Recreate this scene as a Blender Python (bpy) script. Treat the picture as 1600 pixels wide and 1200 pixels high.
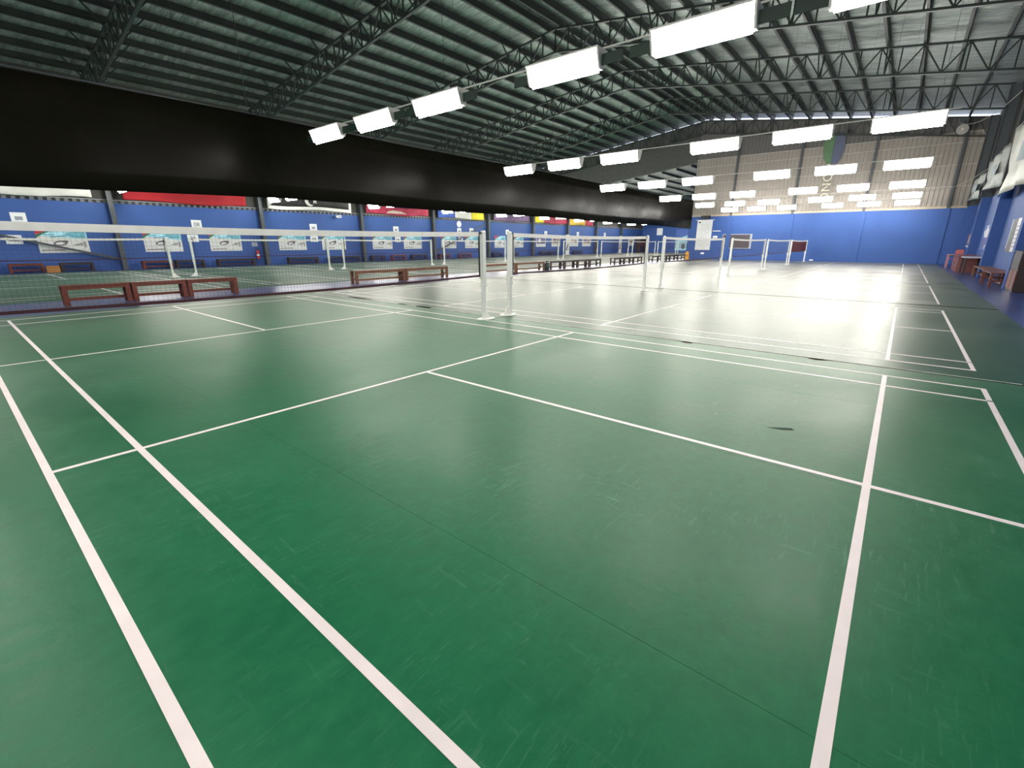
import bpy, math, random
from mathutils import Vector, Matrix
random.seed(7)
sc = bpy.context.scene
for o in list(bpy.data.objects): bpy.data.objects.remove(o)
COL = sc.collection

# ---------------------------------------------------------------- camera
CAM = Vector((-3.1792, -5.8372, 1.3672)); YAW = 0.6882; PITCH = -0.2982; FPX = 717.09
fw = Vector((math.cos(PITCH)*math.cos(YAW), math.cos(PITCH)*math.sin(YAW), math.sin(PITCH)))
rt = Vector((math.sin(YAW), -math.cos(YAW), 0)); up = rt.cross(fw)
cd = bpy.data.cameras.new('camera'); cam = bpy.data.objects.new('camera', cd); COL.objects.link(cam)
cam.matrix_world = Matrix(((rt.x, up.x, -fw.x, CAM.x), (rt.y, up.y, -fw.y, CAM.y), (rt.z, up.z, -fw.z, CAM.z), (0, 0, 0, 1)))
cd.sensor_width = 36; cd.lens = FPX/1600*36; cd.clip_start = 0.05; cd.clip_end = 300
sc.camera = cam
# ---------------------------------------------------------------- daylight, exposure
w = bpy.data.worlds.new('daylight'); sc.world = w; w.use_nodes = True
w.node_tree.nodes['Background'].inputs[0].default_value = (0.80, 0.86, 1.0, 1)
w.node_tree.nodes['Background'].inputs[1].default_value = 2.2
sc.view_settings.view_transform = 'Standard'; sc.view_settings.look = 'None'
sc.view_settings.gamma = 1; sc.view_settings.use_curve_mapping = False
sc.view_settings.exposure = 0.0
LAMP_STRENGTH = 68.0

# ---------------------------------------------------------------- materials
MATS = {}
def mat(name, col, rough=0.6, metal=0.0, var=0.0, scale=4.0, bump=0.0, bscale=40.0, spec=0.5, emit=None, stretch=None, detail=5.0, bdist=.02):
    if name in MATS: return MATS[name]
    m = bpy.data.materials.new(name); m.use_nodes = True; MATS[name] = m
    nt = m.node_tree; N = nt.nodes; L = nt.links; b = N['Principled BSDF']
    b.inputs['Base Color'].default_value = (*col, 1); b.inputs['Roughness'].default_value = rough
    b.inputs['Metallic'].default_value = metal; b.inputs['Specular IOR Level'].default_value = spec
    if emit:
        b.inputs['Emission Color'].default_value = (*col, 1); b.inputs['Emission Strength'].default_value = emit
    tc = None
    def vec():
        nonlocal tc
        if tc is None:
            t = N.new('ShaderNodeTexCoord'); tc = t.outputs['Object']
            if stretch:
                mp = N.new('ShaderNodeMapping'); mp.inputs['Scale'].default_value = stretch
                L.new(tc, mp.inputs[0]); tc = mp.outputs[0]
        return tc
    if var:
        n = N.new('ShaderNodeTexNoise'); n.inputs['Scale'].default_value = scale; n.inputs['Detail'].default_value = detail
        L.new(vec(), n.inputs['Vector'])
        r = N.new('ShaderNodeMapRange'); r.inputs[1].default_value = .3; r.inputs[2].default_value = .7
        r.inputs[3].default_value = 1-var; r.inputs[4].default_value = 1+var; L.new(n.outputs['Fac'], r.inputs[0])
        mx = N.new('ShaderNodeVectorMath'); mx.operation = 'SCALE'; mx.inputs[0].default_value = col
        L.new(r.outputs[0], mx.inputs['Scale']); L.new(mx.outputs[0], b.inputs['Base Color'])
        r2 = N.new('ShaderNodeMapRange'); r2.inputs[3].default_value = max(0, rough-.12*var*3); r2.inputs[4].default_value = min(1, rough+.12*var*3)
        L.new(n.outputs['Fac'], r2.inputs[0]); L.new(r2.outputs[0], b.inputs['Roughness'])
    if bump:
        n2 = N.new('ShaderNodeTexNoise'); n2.inputs['Scale'].default_value = bscale; n2.inputs['Detail'].default_value = 4
        L.new(vec(), n2.inputs['Vector'])
        bp = N.new('ShaderNodeBump'); bp.inputs['Strength'].default_value = bump; bp.inputs['Distance'].default_value = bdist
        L.new(n2.outputs['Fac'], bp.inputs['Height']); L.new(bp.outputs[0], b.inputs['Normal'])
    return m

def mat_court(name, rgb, r0, r1, spec, scuffs, relief):
    m = bpy.data.materials.new(name); m.use_nodes = True
    nt = m.node_tree; N = nt.nodes; L = nt.links; b = N['Principled BSDF']
    geo = N.new('ShaderNodeNewGeometry'); P = geo.outputs['Position']
    def noise(scale, detail=6, stretch=(1, 1, 1), rot=0, dist=0, rough=.6):
        mp = N.new('ShaderNodeMapping'); mp.inputs['Scale'].default_value = stretch; mp.inputs['Rotation'].default_value = (0, 0, rot)
        L.new(P, mp.inputs[0]); n = N.new('ShaderNodeTexNoise'); n.inputs['Scale'].default_value = scale
        n.inputs['Detail'].default_value = detail; n.inputs['Distortion'].default_value = dist; n.inputs['Roughness'].default_value = rough
        L.new(mp.outputs[0], n.inputs['Vector']); return n.outputs['Fac']
    def rng(x, a, b_, c, d):
        r = N.new('ShaderNodeMapRange'); r.inputs[1].default_value = a; r.inputs[2].default_value = b_
        r.inputs[3].default_value = c; r.inputs[4].default_value = d; L.new(x, r.inputs[0]); return r.outputs[0]
    def mth(op, a, b_):
        q = N.new('ShaderNodeMath'); q.operation = op
        for i, x in enumerate((a, b_)):
            if isinstance(x, (int, float)): q.inputs[i].default_value = x
            else: L.new(x, q.inputs[i])
        return q.outputs[0]
    cloud = rng(noise(0.55, 5), .35, .65, 0, 1)
    scuff = None
    for i, (sc_, st, ro) in enumerate(((5, (1, 9, 1), .5), (6, (9, 1, 1), .25), (7, (1, 12, 1), -.7), (4, (1, 7, 1), 1.1))):
        s = rng(noise(sc_, 6, st, ro, .8), .60, .74, 0, 1)
        scuff = s if scuff is None else mth('MAXIMUM', scuff, s)
    patch = rng(noise(.9, 4, (1, 1, 1), .4), .45, .62, .04, 1)
    scuff = mth('MULTIPLY', scuff, patch)
    mot = noise(9, 7, (1, 1.6, 1), .3)
    v = rng(mot, .3, .7, .90, 1.10)
    v = mth('MULTIPLY', v, rng(cloud, 0, 1, .92, 1.08))
    sc3 = N.new('ShaderNodeVectorMath'); sc3.operation = 'SCALE'; sc3.inputs[0].default_value = rgb
    L.new(v, sc3.inputs['Scale'])
    mixc = N.new('ShaderNodeMix'); mixc.data_type = 'RGBA'; mixc.inputs['B'].default_value = (.20, .36, .28, 1)
    L.new(mth('MULTIPLY', scuff, scuffs), mixc.inputs['Factor']); L.new(sc3.outputs[0], mixc.inputs['A']); L.new(mixc.outputs['Result'], b.inputs['Base Color'])
    ro = mth('ADD', rng(cloud, 0, 1, r0, r1), mth('MULTIPLY', scuff, .12))
    ro = mth('ADD', ro, rng(mot, .3, .7, -.045, .045)); b.inputs['Roughness'].default_value = .8
    b.inputs['Specular IOR Level'].default_value = 0
    gl = N.new('ShaderNodeBsdfGlossy'); gl.inputs['Color'].default_value = (spec, spec*.985, spec*.95, 1); L.new(ro, gl.inputs['Roughness'])
    fr = N.new('ShaderNodeFresnel'); fr.inputs['IOR'].default_value = 1.45
    ms = N.new('ShaderNodeMixShader'); L.new(fr.outputs[0], ms.inputs[0]); L.new(b.outputs[0], ms.inputs[1]); L.new(gl.outputs[0], ms.inputs[2])
    L.new(ms.outputs[0], N['Material Output'].inputs['Surface'])
    hb = mth('ADD', mth('MULTIPLY', noise(2.2, 3), .6), mth('MULTIPLY', noise(22, 4), .16))
    bp = N.new('ShaderNodeBump'); bp.inputs['Strength'].default_value = relief; bp.inputs['Distance'].default_value = .03
    L.new(hb, bp.inputs['Height'])
    for q in (b, gl, fr): L.new(bp.outputs[0], q.inputs['Normal'])
    return m
M_COURT = mat_court('court_vinyl', (.0085, .125, .053), .36, .46, .48, .30, .20)
M_COURT_GLOSS = mat_court('court_vinyl_glossy', (.013, .080, .044), .32, .38, .47, .06, .04)
M_COURT_FAR = mat_court('court_vinyl_far_row', (.014, .165, .080), .36, .46, .24, .10, .08)
M_LINE = mat('line_paint', (.80, .71, .71), .5, var=.05, scale=6)
M_BLUEFLOOR = mat('blue_epoxy', (.030, .050, .165), .3, var=.2, scale=1.5)
M_BLUE = mat('blue_wall_paint', (.029, .083, .285), .72, var=.07, scale=.7, bump=.1, bscale=30)
M_NAVY = mat('navy_column_paint', (.014, .05, .24), .5, var=.1)
M_STEELGREY = mat('grey_steel_paint', (.055, .065, .075), .55, var=.1)
M_TRUSS = mat('dark_green_steel', (.020, .030, .027), .5, var=.2, scale=2)
M_PURLIN = mat('purlin_steel', (.026, .032, .030), .5, var=.2, scale=2)
M_FOIL = mat('silver_foil', (.33, .37, .345), .40, .7, var=.35, scale=1.6, bump=1.0, bscale=3.2, stretch=(3.0, .7, 1), bdist=.09)
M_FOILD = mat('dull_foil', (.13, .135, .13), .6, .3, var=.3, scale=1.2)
M_CLAD = mat('beige_cladding', (.28, .252, .225), .55, var=.08, scale=.5)
M_DARKCLAD = mat('dark_cladding', (.045, .043, .040), .7, var=.2, scale=.5)
M_CURTAIN = mat('dark_tarpaulin', (.0075, .0072, .0048), .27, var=.12, scale=.8, spec=.03, bump=.12, bscale=3)
M_WHITE = mat('white_steel_paint', (.80, .80, .76), .45, var=.05)
M_BROWNWOOD = mat('red_brown_wood', (.135, .032, .018), .45, var=.3, scale=3, stretch=(1, 8, 8))
M_TANWOOD = mat('tan_brown_wood', (.16, .062, .025), .45, var=.3, scale=3, stretch=(1, 8, 8))
M_DARKWOOD = mat('dark_brown_wood', (.030, .016, .013), .5, var=.3, scale=3, stretch=(1, 8, 8))
M_BLACK = mat('black_rubber', (.012, .012, .012), .5, var=.1)
M_NET = mat('brown_net_string', (.045, .018, .022), .8, var=.1)
M_MAROON = mat('maroon_net_string', (.10, .018, .035), .8, var=.1)
M_TAPE = mat('white_net_tape', (.80, .77, .74), .7, var=.06, scale=10)
M_LAMP = mat('lamp_diffuser', (1.0, .965, .90), .5, emit=LAMP_STRENGTH)
M_HOUSING = mat('lamp_housing', (.62, .60, .56), .5, var=.05)
M_GREENSTEEL = mat('green_plank_paint', (.0035, .022, .013), .5, var=.1)
M_PAPER = mat('white_paper', (.78, .80, .82), .7, var=.04)
M_INK = mat('dark_ink', (.045, .05, .07), .7, var=.2)

# ---------------------------------------------------------------- mesh helpers
class MB:
    def __init__(s): s.v = []; s.f = []
    def add(s, vs, fs):
        n = len(s.v); s.v += [tuple(v) for v in vs]; s.f += [tuple(n+i for i in f) for f in fs]; return s
    def box(s, x0, x1, y0, y1, z0, z1):
        return s.add([(x0, y0, z0), (x1, y0, z0), (x1, y1, z0), (x0, y1, z0), (x0, y0, z1), (x1, y0, z1), (x1, y1, z1), (x0, y1, z1)],
                     [(3, 2, 1, 0), (4, 5, 6, 7), (0, 1, 5, 4), (1, 2, 6, 5), (2, 3, 7, 6), (3, 0, 4, 7)])
    def bar(s, p, q, a, b, upv=(0, 0, 1)):
        p = Vector(p); q = Vector(q); d = (q-p).normalized(); u = Vector(upv)
        if abs(d.dot(u)) > .98: u = Vector((1, 0, 0))
        r = d.cross(u).normalized(); u = r.cross(d)
        vs = [e + r*i*a/2 + u*j*b/2 for e in (p, q) for i, j in ((-1, -1), (1, -1), (1, 1), (-1, 1))]
        return s.add(vs, [(0, 1, 2, 3), (7, 6, 5, 4), (0, 4, 5, 1), (1, 5, 6, 2), (2, 6, 7, 3), (3, 7, 4, 0)])
    def cyl(s, p, q, r, n=10, r2=None):
        p = Vector(p); q = Vector(q); d = (q-p).normalized(); u = Vector((0, 0, 1)) if abs(d.z) < .9 else Vector((1, 0, 0))
        a = d.cross(u).normalized(); b = d.cross(a); r2 = r if r2 is None else r2
        vs = [e + (a*math.cos(2*math.pi*i/n) + b*math.sin(2*math.pi*i/n))*rr for e, rr in ((p, r), (q, r2)) for i in range(n)]
        return s.add(vs, [tuple(range(n)), tuple(range(2*n-1, n-1, -1))] + [(i, i+n, (i+1) % n+n, (i+1) % n) for i in range(n)])
    def prism(s, pts, fn0, fn1):
        n = len(pts); vs = [fn0(*p) for p in pts] + [fn1(*p) for p in pts]
        return s.add(vs, [tuple(range(n-1, -1, -1)), tuple(range(n, 2*n))] + [(i, (i+1) % n, (i+1) % n+n, i+n) for i in range(n)])
    def tube(s, pts, r, n=6):
        for a, b in zip(pts, pts[1:]): s.cyl(a, b, r, n)
        return s
    def mesh(s, name, m):
        me = bpy.data.meshes.new(name); me.from_pydata(s.v, [], s.f); me.update()
        import bmesh as _b
        bm = _b.new(); bm.from_mesh(me); _b.ops.recalc_face_normals(bm, faces=bm.faces); bm.to_mesh(me); bm.free()
        if m: me.materials.append(m)
        return me
    def build(s, name, m, parent=None, smooth=False):
        me = s.mesh(name, m)
        if smooth:
            for p in me.polygons: p.use_smooth = True
        return link(name, me, parent)
def link(name, me, parent=None, loc=None):
    o = bpy.data.objects.new(name, me); COL.objects.link(o)
    if parent: o.parent = parent
    if loc: o.location = loc
    return o
def tag(o, label=None, cat=None, group=None, kind=None):
    if label: o['label'] = label
    if cat: o['category'] = cat
    if group: o['group'] = group
    if kind: o['kind'] = kind
    return o
def thing(name, label, cat, loc=(0, 0, 0), rz=0, group=None):
    o = bpy.data.objects.new(name, None); COL.objects.link(o); o.location = loc; o.rotation_euler.z = rz
    o.empty_display_size = .1
    return tag(o, label, cat, group)
KIDS = {}
def copy_tree(o, parent=None):
    c = o.copy(); COL.objects.link(c)
    if parent: c.parent = parent
    for ch in [k for k in bpy.data.objects if k.parent == o]: copy_tree(ch, c)
    return c
def struct(o): o['kind'] = 'structure'; return o
ORD = ['first', 'second', 'third', 'fourth', 'fifth', 'sixth', 'seventh', 'eighth', 'ninth', 'tenth', 'eleventh', 'twelfth']

# ---------------------------------------------------------------- room dimensions (metres)
X0, XE, XA = -9.0, 40.2, 68.0          # wall behind camera, end wall, end of the left bay
YR, YL, YM = -8.75, 26.3, 8.8           # right wall, left wall, ridge line
RZ, SL = 11.30, .13                    # roof underside at ridge and slope
COLX = [-4.1, 3.2, 10.6, 17.85, 24.94, 32.0, 39.3]
COLX2 = COLX + [46.3, 53.2, 60.4]
def roofz(y): return RZ - SL*abs(y-YM)

# floor
fl = struct(MB().box(X0-.2, XA+.3, YR-.3, YL+.3, -.25, 0).build('floor', M_BLUEFLOOR))
C1 = [(-3.05, 3.05), (3.90, 10.06), (11.43, 17.58), (18.97, 25.1), (25.92, 32.05), (32.89, 39.0)]
C2 = [(-3.05, 2.95), (3.9, 9.98), (10.95, 17.05), (18.25, 24.35), (25.45, 31.5), (32.45, 38.35), (39.25, 45.1), (46.25, 52.3), (53.25, 59.1), (59.95, 66.0)]
MAT_T = .004
def court(y0, y1, strips, m):
    # vinyl rolls laid along the court, joints left open by a few millimetres
    ws = strips
    for a, b in zip(ws, ws[1:]):
        cm = MB().box(a+.0008, b-.0008, y0, y1, .0005, MAT_T).build('court_mat', m, fl)
    return
def lines(xa, xb, yc, parent, joined=None):
    t = .04; z0, z1 = MAT_T+.0002, MAT_T+.0016
    def ln(x0, x1, y0, y1):
        if joined: joined.box(x0, x1, y0, y1, z0, z1); return
        MB().box(x0, x1, y0, y1, z0, z1).build('court_line', M_LINE, parent)
    W = xb-xa; xm = (xa+xb)/2; y0 = yc-6.7; y1 = yc+6.7
    ln(xa, xa+t, y0, y1); ln(xb-t, xb, y0, y1)
    ln(xa+.46, xa+.46+t, y0+t, y1-t); ln(xb-.46-t, xb-.46, y0+t, y1-t)
    for (c, d) in ((xa+t, xa+.46), (xa+.46+t, xb-.46-t), (xb-.46, xb-t)):
        for yy in (y0, y1-t, y0+.76, y1-.76-t, yc-1.98-t, yc+1.98): ln(c, d, yy, yy+t)
    for (c, d) in ((y0+.76+t, yc-1.98-t), (yc+1.98+t, y1-.76-t), (y0+t, y0+.76), (y1-.76, y1-t)): ln(xm-t/2, xm+t/2, c, d)
def split(a, b, first, step=1.82):
    xs = [a]; x = first
    while x < b-.6:
        if x > a+.3: xs.append(x)
        x += step
    return xs+[b]
edges1 = [X0+.5, 3.44, 10.95, 18.45, 25.5, 32.5, 39.6]
court(-7.62, 7.2, split(edges1[0], 3.44, -1.88-1.82*3, 1.82), M_COURT)
for i in range(1, 6):
    g = .10 if i == 2 else .03
    court(-7.62, 7.2, split(edges1[i]+g, edges1[i+1], edges1[i]+g+1.8), M_COURT_GLOSS)
for xa, xb in C1: lines(xa, xb, 0, fl)
edges2 = [X0+.5, 3.42, 10.45, 17.65, 24.9, 32.0, 38.8, 45.7, 52.8, 59.5, 67.0]
for i in range(10): court(10.0, 25.2, [edges2[i]+.03, edges2[i+1]], M_COURT_FAR)
FARL = MB()
for i, (xa, xb) in enumerate(C2): lines(xa, xb, 17.5, fl, FARL if i > 4 else None)
FARL.build('far_court_lines', M_LINE, fl)['kind'] = 'stuff'
# worn joint between the mats of neighbouring courts: dark gap with a bright tape edge and torn patches
for i, x in enumerate(edges1[1:6]):
    wd = .10 if i == 1 else .03
    MB().box(x+.001, x+wd-.001, -7.62, 7.2, .0004, MAT_T+.0006).build('joint_gap', mat('dirty_joint', (.035, .020, .014), .95, var=.4, scale=2, spec=0), fl)
MB().box(3.475, 3.50, -7.0, 6.9, MAT_T+.0002, MAT_T+.0012).build('joint_tape', mat('worn_tape', (.46, .50, .44), .5, var=.5, scale=5), fl)
for (x, y, rx, ry) in ((3.40, -3.67, .05, .09), (3.42, -5.25, .05, .11), (3.58, 4.85, .06, .55), (3.52, 3.0, .05, .2), (3.5, 2.2, .07, .3)):
    pts = [(x+rx*math.cos(k*math.pi/6)*random.uniform(.7, 1.1), y+ry*math.sin(k*math.pi/6)*random.uniform(.7, 1.1)) for k in range(12)]
    MB().prism(pts, lambda a, b: (a, b, MAT_T+.0022), lambda a, b: (a, b, MAT_T+.004)).build('torn_patch', mat('torn_backing', (.02, .012, .010), .95, var=.3, spec=0), fl)
MB().prism([(.62, -5.27), (.635, -5.37), (.68, -5.44), (.715, -5.42), (.67, -5.34)], lambda a, b: (a, b, MAT_T+.0003), lambda a, b: (a, b, MAT_T+.001)).build('scuff_mark', mat('scuff_rubber', (.010, .045, .028), .8, var=.4, spec=.1), fl)

# ---------------------------------------------------------------- ceiling
ce = struct(MB().add([(X0-.2, YM, RZ), (XE+.6, YM, RZ), (XE+.6, YL+.4, roofz(YL+.4)), (X0-.2, YL+.4, roofz(YL+.4)),
                      (XE+.6, YR-.4, roofz(YR-.4)), (X0-.2, YR-.4, roofz(YR-.4))], [(0, 1, 2, 3), (0, 5, 4, 1)]).build('ceiling', M_FOIL))
ce.modifiers.new('thick', 'SOLIDIFY').thickness = .05; ce.modifiers['thick'].offset = 1
pm = None
for s in (-1, 1):
    for k in range(0, 15):
        d = .35 if k == 0 else 1.25*k
        if d > 17.4: continue
        y = YM+s*d; z = roofz(y)-.135
        # lipped channel purlin
        b = MB().box(X0, XE+.3, -.012, .012, -.13, .13).box(X0, XE+.3, -.012, .10, .118, .13).box(X0, XE+.3, -.012, .10, -.13, -.118)
        if pm is None: pm = b.mesh('purlin', M_PURLIN)
        p_ = link('purlin', pm, ce, (0, y, z)); p_.rotation_euler.x = -math.atan(SL)*s
# roof trusses
def strut_mesh(nm, a): return MB().box(-a/2, a/2, -a/2, a/2, 0, 1).mesh(nm, M_TRUSS)
WEB = strut_mesh('web', .05)
def member(name, me, p, q, parent):
    p = Vector(p); q = Vector(q); d = q-p; o = link(name, me, parent, p)
    o.rotation_euler = d.to_track_quat('Z', 'Y').to_euler(); o.scale = (1, 1, d.length); return o
TL = ['leftmost dark roof truss, ending above the near part of the curtain', 'second dark roof truss from the left, over the joint of the two nearest courts',
      'dark roof truss whose ridge shows left of the largest lamp', 'dark roof truss right behind the largest bright lamps', 'dark roof truss between the big lamps and the end wall',
      'dark roof truss second before the daylit end wall', 'farthest dark roof truss, close to the beige end wall']
def topz(d): return RZ-.265-SL*d
def botz(d): return 10.05-.137*d
for i, x in enumerate(COLX[:-1]+[39.95]):
    T = thing('roof_truss', TL[i], 'roof truss', (x, YM, 8.0), 0)
    for s in (-1, 1):
        D = 17.3
        P = lambda d, z: (0, s*d, z-8.0)
        MB().bar(P(0, topz(0)-.04), P(D, topz(D)-.04), .12, .075).build('top_chord', M_TRUSS, T)
        MB().bar(P(0, botz(0)), P(D, botz(D)), .12, .07).build('bottom_chord', M_TRUSS, T)
        n = 24; st = D/n
        for k in range(n):
            d0, d1 = k*st, (k+1)*st
            member('web', WEB, P(d0, botz(d0)), P(d0, topz(d0)-.04), T)
            if k % 2: member('web', WEB, P(d1, botz(d1)), P(d0, topz(d0)-.04), T)
            else: member('web', WEB, P(d0, botz(d0)), P(d1, topz(d1)-.04), T)
        for k in (2, 4, 6, 8, 10, 12):
            d = 1.25*k
            for e in (-1, 1): member('fly_brace', WEB, (0, s*d, botz(d)-8.0), (e*1.0, s*d, topz(d)+.05-8.0), T)

# ---------------------------------------------------------------- walls
def vents(parent, n, fn):
    b = MB()
    for k in range(n): fn(b, k)
    o = b.build('vent_blocks', mat('vent_block', (.13, .14, .16), .7, var=.2), parent); o['kind'] = 'stuff'
# left wall: blue plaster below, dark cladding above, painted steel columns
wl = struct(MB().box(X0-.2, XA+.2, YL, YL+.25, 0, 3.32).build('wall_left', M_BLUE))
MB().box(X0-.2, XA+.2, YL+.05, YL+.22, 3.32, roofz(YL)+.1).build('upper_cladding', M_DARKCLAD, wl)
MB().box(X0-.2, XA+.2, YL-.02, YL+.05, 3.46, 3.50).build('ledge_trim', mat('ledge_grey', (.22, .24, .26), .6, var=.1), wl)
cb = None
for x in COLX2:
    if cb is None: cb = MB().box(-.05, .05, -.02, .02, 0, 8.0).box(-.11, .11, -.33, -.31, 0, 8.0).box(-.01, .01, -.32, 0, 0, 8.0).mesh('column', M_STEELGREY)
    link('column', cb, wl, (x, YL-.03, 0))
for a, b_ in zip([X0]+COLX2, COLX2+[XA]):
    n = int((b_-a)/.30)
    vents(wl, n, lambda b, k: b.box(a+.2+k*.30, a+.35+k*.30, YL-.012, YL+.02, 3.325, 3.45))
for (xa, za, xb, zb) in ((-4.0, 2.55, 3.1, .55), (31.9, 3.2, 25.1, .6)):
    MB().bar((xa, YL-.16, za), (xb, YL-.16, zb), .05, .10).build('brace', M_STEELGREY, wl)
# right wall
wr = struct(MB().box(X0-.2, XE+.2, YR-.25, YR, 0, 3.6).build('wall_right', M_BLUE))
MB().box(X0-.2, XE+.2, YR-.25, YR-.05, 3.6, roofz(YR)+.1).build('upper_cladding', M_DARKCLAD, wr)
for x in COLX:
    MB().box(x-.2, x+.2, YR, YR+.35, 0, 3.6).build('pier', M_BLUE, wr)
    MB().box(x-.05, x+.05, YR, YR+.4, 3.6, roofz(YR)-.3).box(x-.11, x+.11, YR+.38, YR+.42, 3.6, roofz(YR)-.3).build('column', M_STEELGREY, wr)
# end wall: blue plaster, corrugated cladding above, daylight gap under the roof
we = struct(MB().box(XE, XE+.25, YR-.25, YM+.55, 0, 3.55).build('wall_end', M_BLUE))
for y in (6.0, 1.5, -3.0, -7.5):
    MB().box(XE-.06, XE, y-.16, y+.16, 0, 3.55).build('pilaster', M_BLUE, we)
    MB().box(XE-.14, XE+.02, y-.07, y+.07, 3.55, roofz(y)-.5).build('column', M_STEELGREY, we)
MB().box(XE-.05, XE+.25, YR, YM+.55, 3.55, 3.68).build('ledge_trim', mat('ledge_tan', (.40, .33, .24), .6, var=.15), we)
rows = [3.68, 4.9, 6.2, 7.5, 8.1]
def corr(y0, y1, z0, z1f, m, nm, x):
    b = MB(); n = int((y1-y0)/.25); prev = None
    for k in range(n+1):
        ya = y0+k*(y1-y0)/n; h = .25
        for (dy, dx) in ((0, 0), (.10, 0), (.125, -.03), (.20, -.03), (.225, 0)):
            y = min(ya+dy, y1); c = [(x+dx, y, z0), (x+dx, y, z1f(y))]
            if prev: b.add(prev+c, [(0, 1, 3, 2)])
            prev = c
    return b.build(nm, m, we)
for a, b_ in zip(rows[:-1], rows[1:]):
    corr(YR, YM+.5, a+.004, lambda y, b_=b_: b_-.004, M_CLAD, 'cladding_sheet', XE+.05)
    MB().box(XE+.0, XE+.04, YR, YM+.5, b_-.03, b_+.03).build('girt', mat('girt_steel', (.36, .33, .30), .5, var=.1), we)
corr(YR, YM+.5, 8.14, lambda y: roofz(y)-.26, mat('grey_cladding', (.12, .113, .11), .6, var=.1), 'gable_sheet', XE+.10)
# left bay beyond the end wall: lower roof, gable above it, side and end walls
def az(y): return 8.0-.12*abs(y-YM)
wg = struct(MB().add([(XE+.1, YM+.5, az(YM+.5)), (XE+.1, YL, az(YL)), (XE+.1, YL, roofz(YL)-.26), (XE+.1, YM+.5, roofz(YM+.5)-.26)], [(0, 1, 2, 3)]).build('wall_gable', mat('dark_gable', (.06, .065, .06), .7, var=.2)))
wg.modifiers.new('thick', 'SOLIDIFY').thickness = .06
ca = struct(MB().add([(XE+.05, YM+.3, az(YM+.3)), (XA+.2, YM+.3, az(YM+.3)), (XA+.2, YL+.2, az(YL+.2)), (XE+.05, YL+.2, az(YL+.2))], [(0, 1, 2, 3)]).build('ceiling_left_bay', M_FOILD))
ca.modifiers.new('thick', 'SOLIDIFY').thickness = .05
for k in range(13):
    y = YM+1+k*1.3
    MB().box(XE+.1, XA, y-.03, y+.03, az(y)-.22, az(y)-.03).build('purlin', M_PURLIN, ca)
struct(MB().box(XE+.25, XA, YM+.35, YM+.55, 0, az(YM+.5)).build('wall_partition', M_BLUE))
wa = struct(MB().box(XA, XA+.2, YM+.3, YL, 0, 4.5).build('wall_far', M_BLUE))
MB().box(XA+.02, XA+.18, YM+.3, YL, 4.5, az(YM)+.1).build('upper_cladding', M_CLAD, wa)
wb = struct(MB().box(X0-.2, X0, YR-.2, YL+.2, 0, 3.6).build('wall_back', M_BLUE))
MB().box(X0-.18, X0-.02, YR-.2, YL+.2, 3.6, RZ+.1).build('upper_cladding', M_CLAD, wb)

# ---------------------------------------------------------------- dark dividing curtain
cu = thing('divider_curtain', 'long dark tarpaulin curtain hung between the two rows of courts', 'curtain', (0, YM, 2.5))
b = MB(); n = 420; xa, xb = -8.6, 38.9
ROWS = 5
for k in range(n+1):
    x = xa+(xb-xa)*k/n
    yy = .015*math.sin(x*.9)+.008*math.sin(x*2.3+1)
    zb = 2.50+.12*min(1, max(0, (x+2)/6))+.02*math.sin(x*.45)-.05*max(0, (x-20)/19)
    zt = 4.74+.02*math.sin(x*.5)
    for r in range(ROWS+1):
        t = r/ROWS; b.v.append((x, yy*(1-t)*1.0+.015*math.sin(x*1.7), zb+(zt-zb)*t-2.5))
for k in range(n):
    for r in range(ROWS):
        i = k*(ROWS+1)+r; b.f.append((i, i+ROWS+1, i+ROWS+2, i+1))
sh = b.build('curtain_sheet', M_CURTAIN, cu, True); sh.modifiers.new('thick', 'SOLIDIFY').thickness = .006
MB().cyl((xa, 0, 2.275), (39.9, 0, 2.275), .012, 6).build('hanging_cable', M_STEELGREY, cu)
for x in COLX[1:]: MB().cyl((x, 0, 2.29), (x, 0, botz(0)-2.5), .008, 5).build('hanging_wire', M_STEELGREY, cu)

# ---------------------------------------------------------------- lamps
def lamp_proto():
    T = thing('fluorescent_lamp', 'x', 'lamp')
    L2 = .62
    # V-shaped trough: wide top plate, two glowing sides, narrow rail below
    MB().box(-.15, .15, -L2-.03, L2+.03, .125, .15).build('top_plate', M_HOUSING, T)
    for s in (-1, 1):
        MB().add([(s*.14, -L2, .122), (s*.14, L2, .122), (s*.055, L2, -.105), (s*.055, -L2, -.105)], [(0, 1, 2, 3)]).build('diffuser', M_LAMP, T)
    MB().box(-.05, .05, -L2-.03, L2+.03, -.118, -.107).build('bottom_rail', M_HOUSING, T)
    MB().cyl((0, -L2+.02, -.137), (0, L2-.02, -.137), .016, 10).build('tube', M_LAMP, T, True)
    for s in (-1, 1):
        y0, y1 = s*(L2+.002), s*(L2+.03)
        MB().prism([(-.14, .124), (.14, .124), (.055, -.106), (-.055, -.106)], lambda a, c: (a, y0, c), lambda a, c: (a, y1, c)).build('end_cap', M_HOUSING, T)
        MB().box(-.0015, .0015, s*.45-.0015, s*.45+.0015, 0, 1).build('suspension_wire', M_STEELGREY, T)
    return T
LP = lamp_proto(); first = [True]
PLANK = MB().box(-.015, .015, .651, .98, -.07, .07).mesh('mounting_plank', M_GREENSTEEL)
def lamp(x, y, z, rz_, label, group):
    o = LP if first[0] else copy_tree(LP); first[0] = False
    if abs(x-3.62) < .01: link('mounting_plank', PLANK, o); link('mounting_plank', PLANK, o).rotation_euler.z = math.pi
    o.location = (x, y, z); o['label'] = label; o['group'] = group
    for c in o.children:
        if c.name.startswith('suspension'): c.location.z = .15; c.scale.z = rz_-z-.15
LX = [-3.85, 3.62, 11.1, 18.3, 25.55, 31.9, 38.0]
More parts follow.
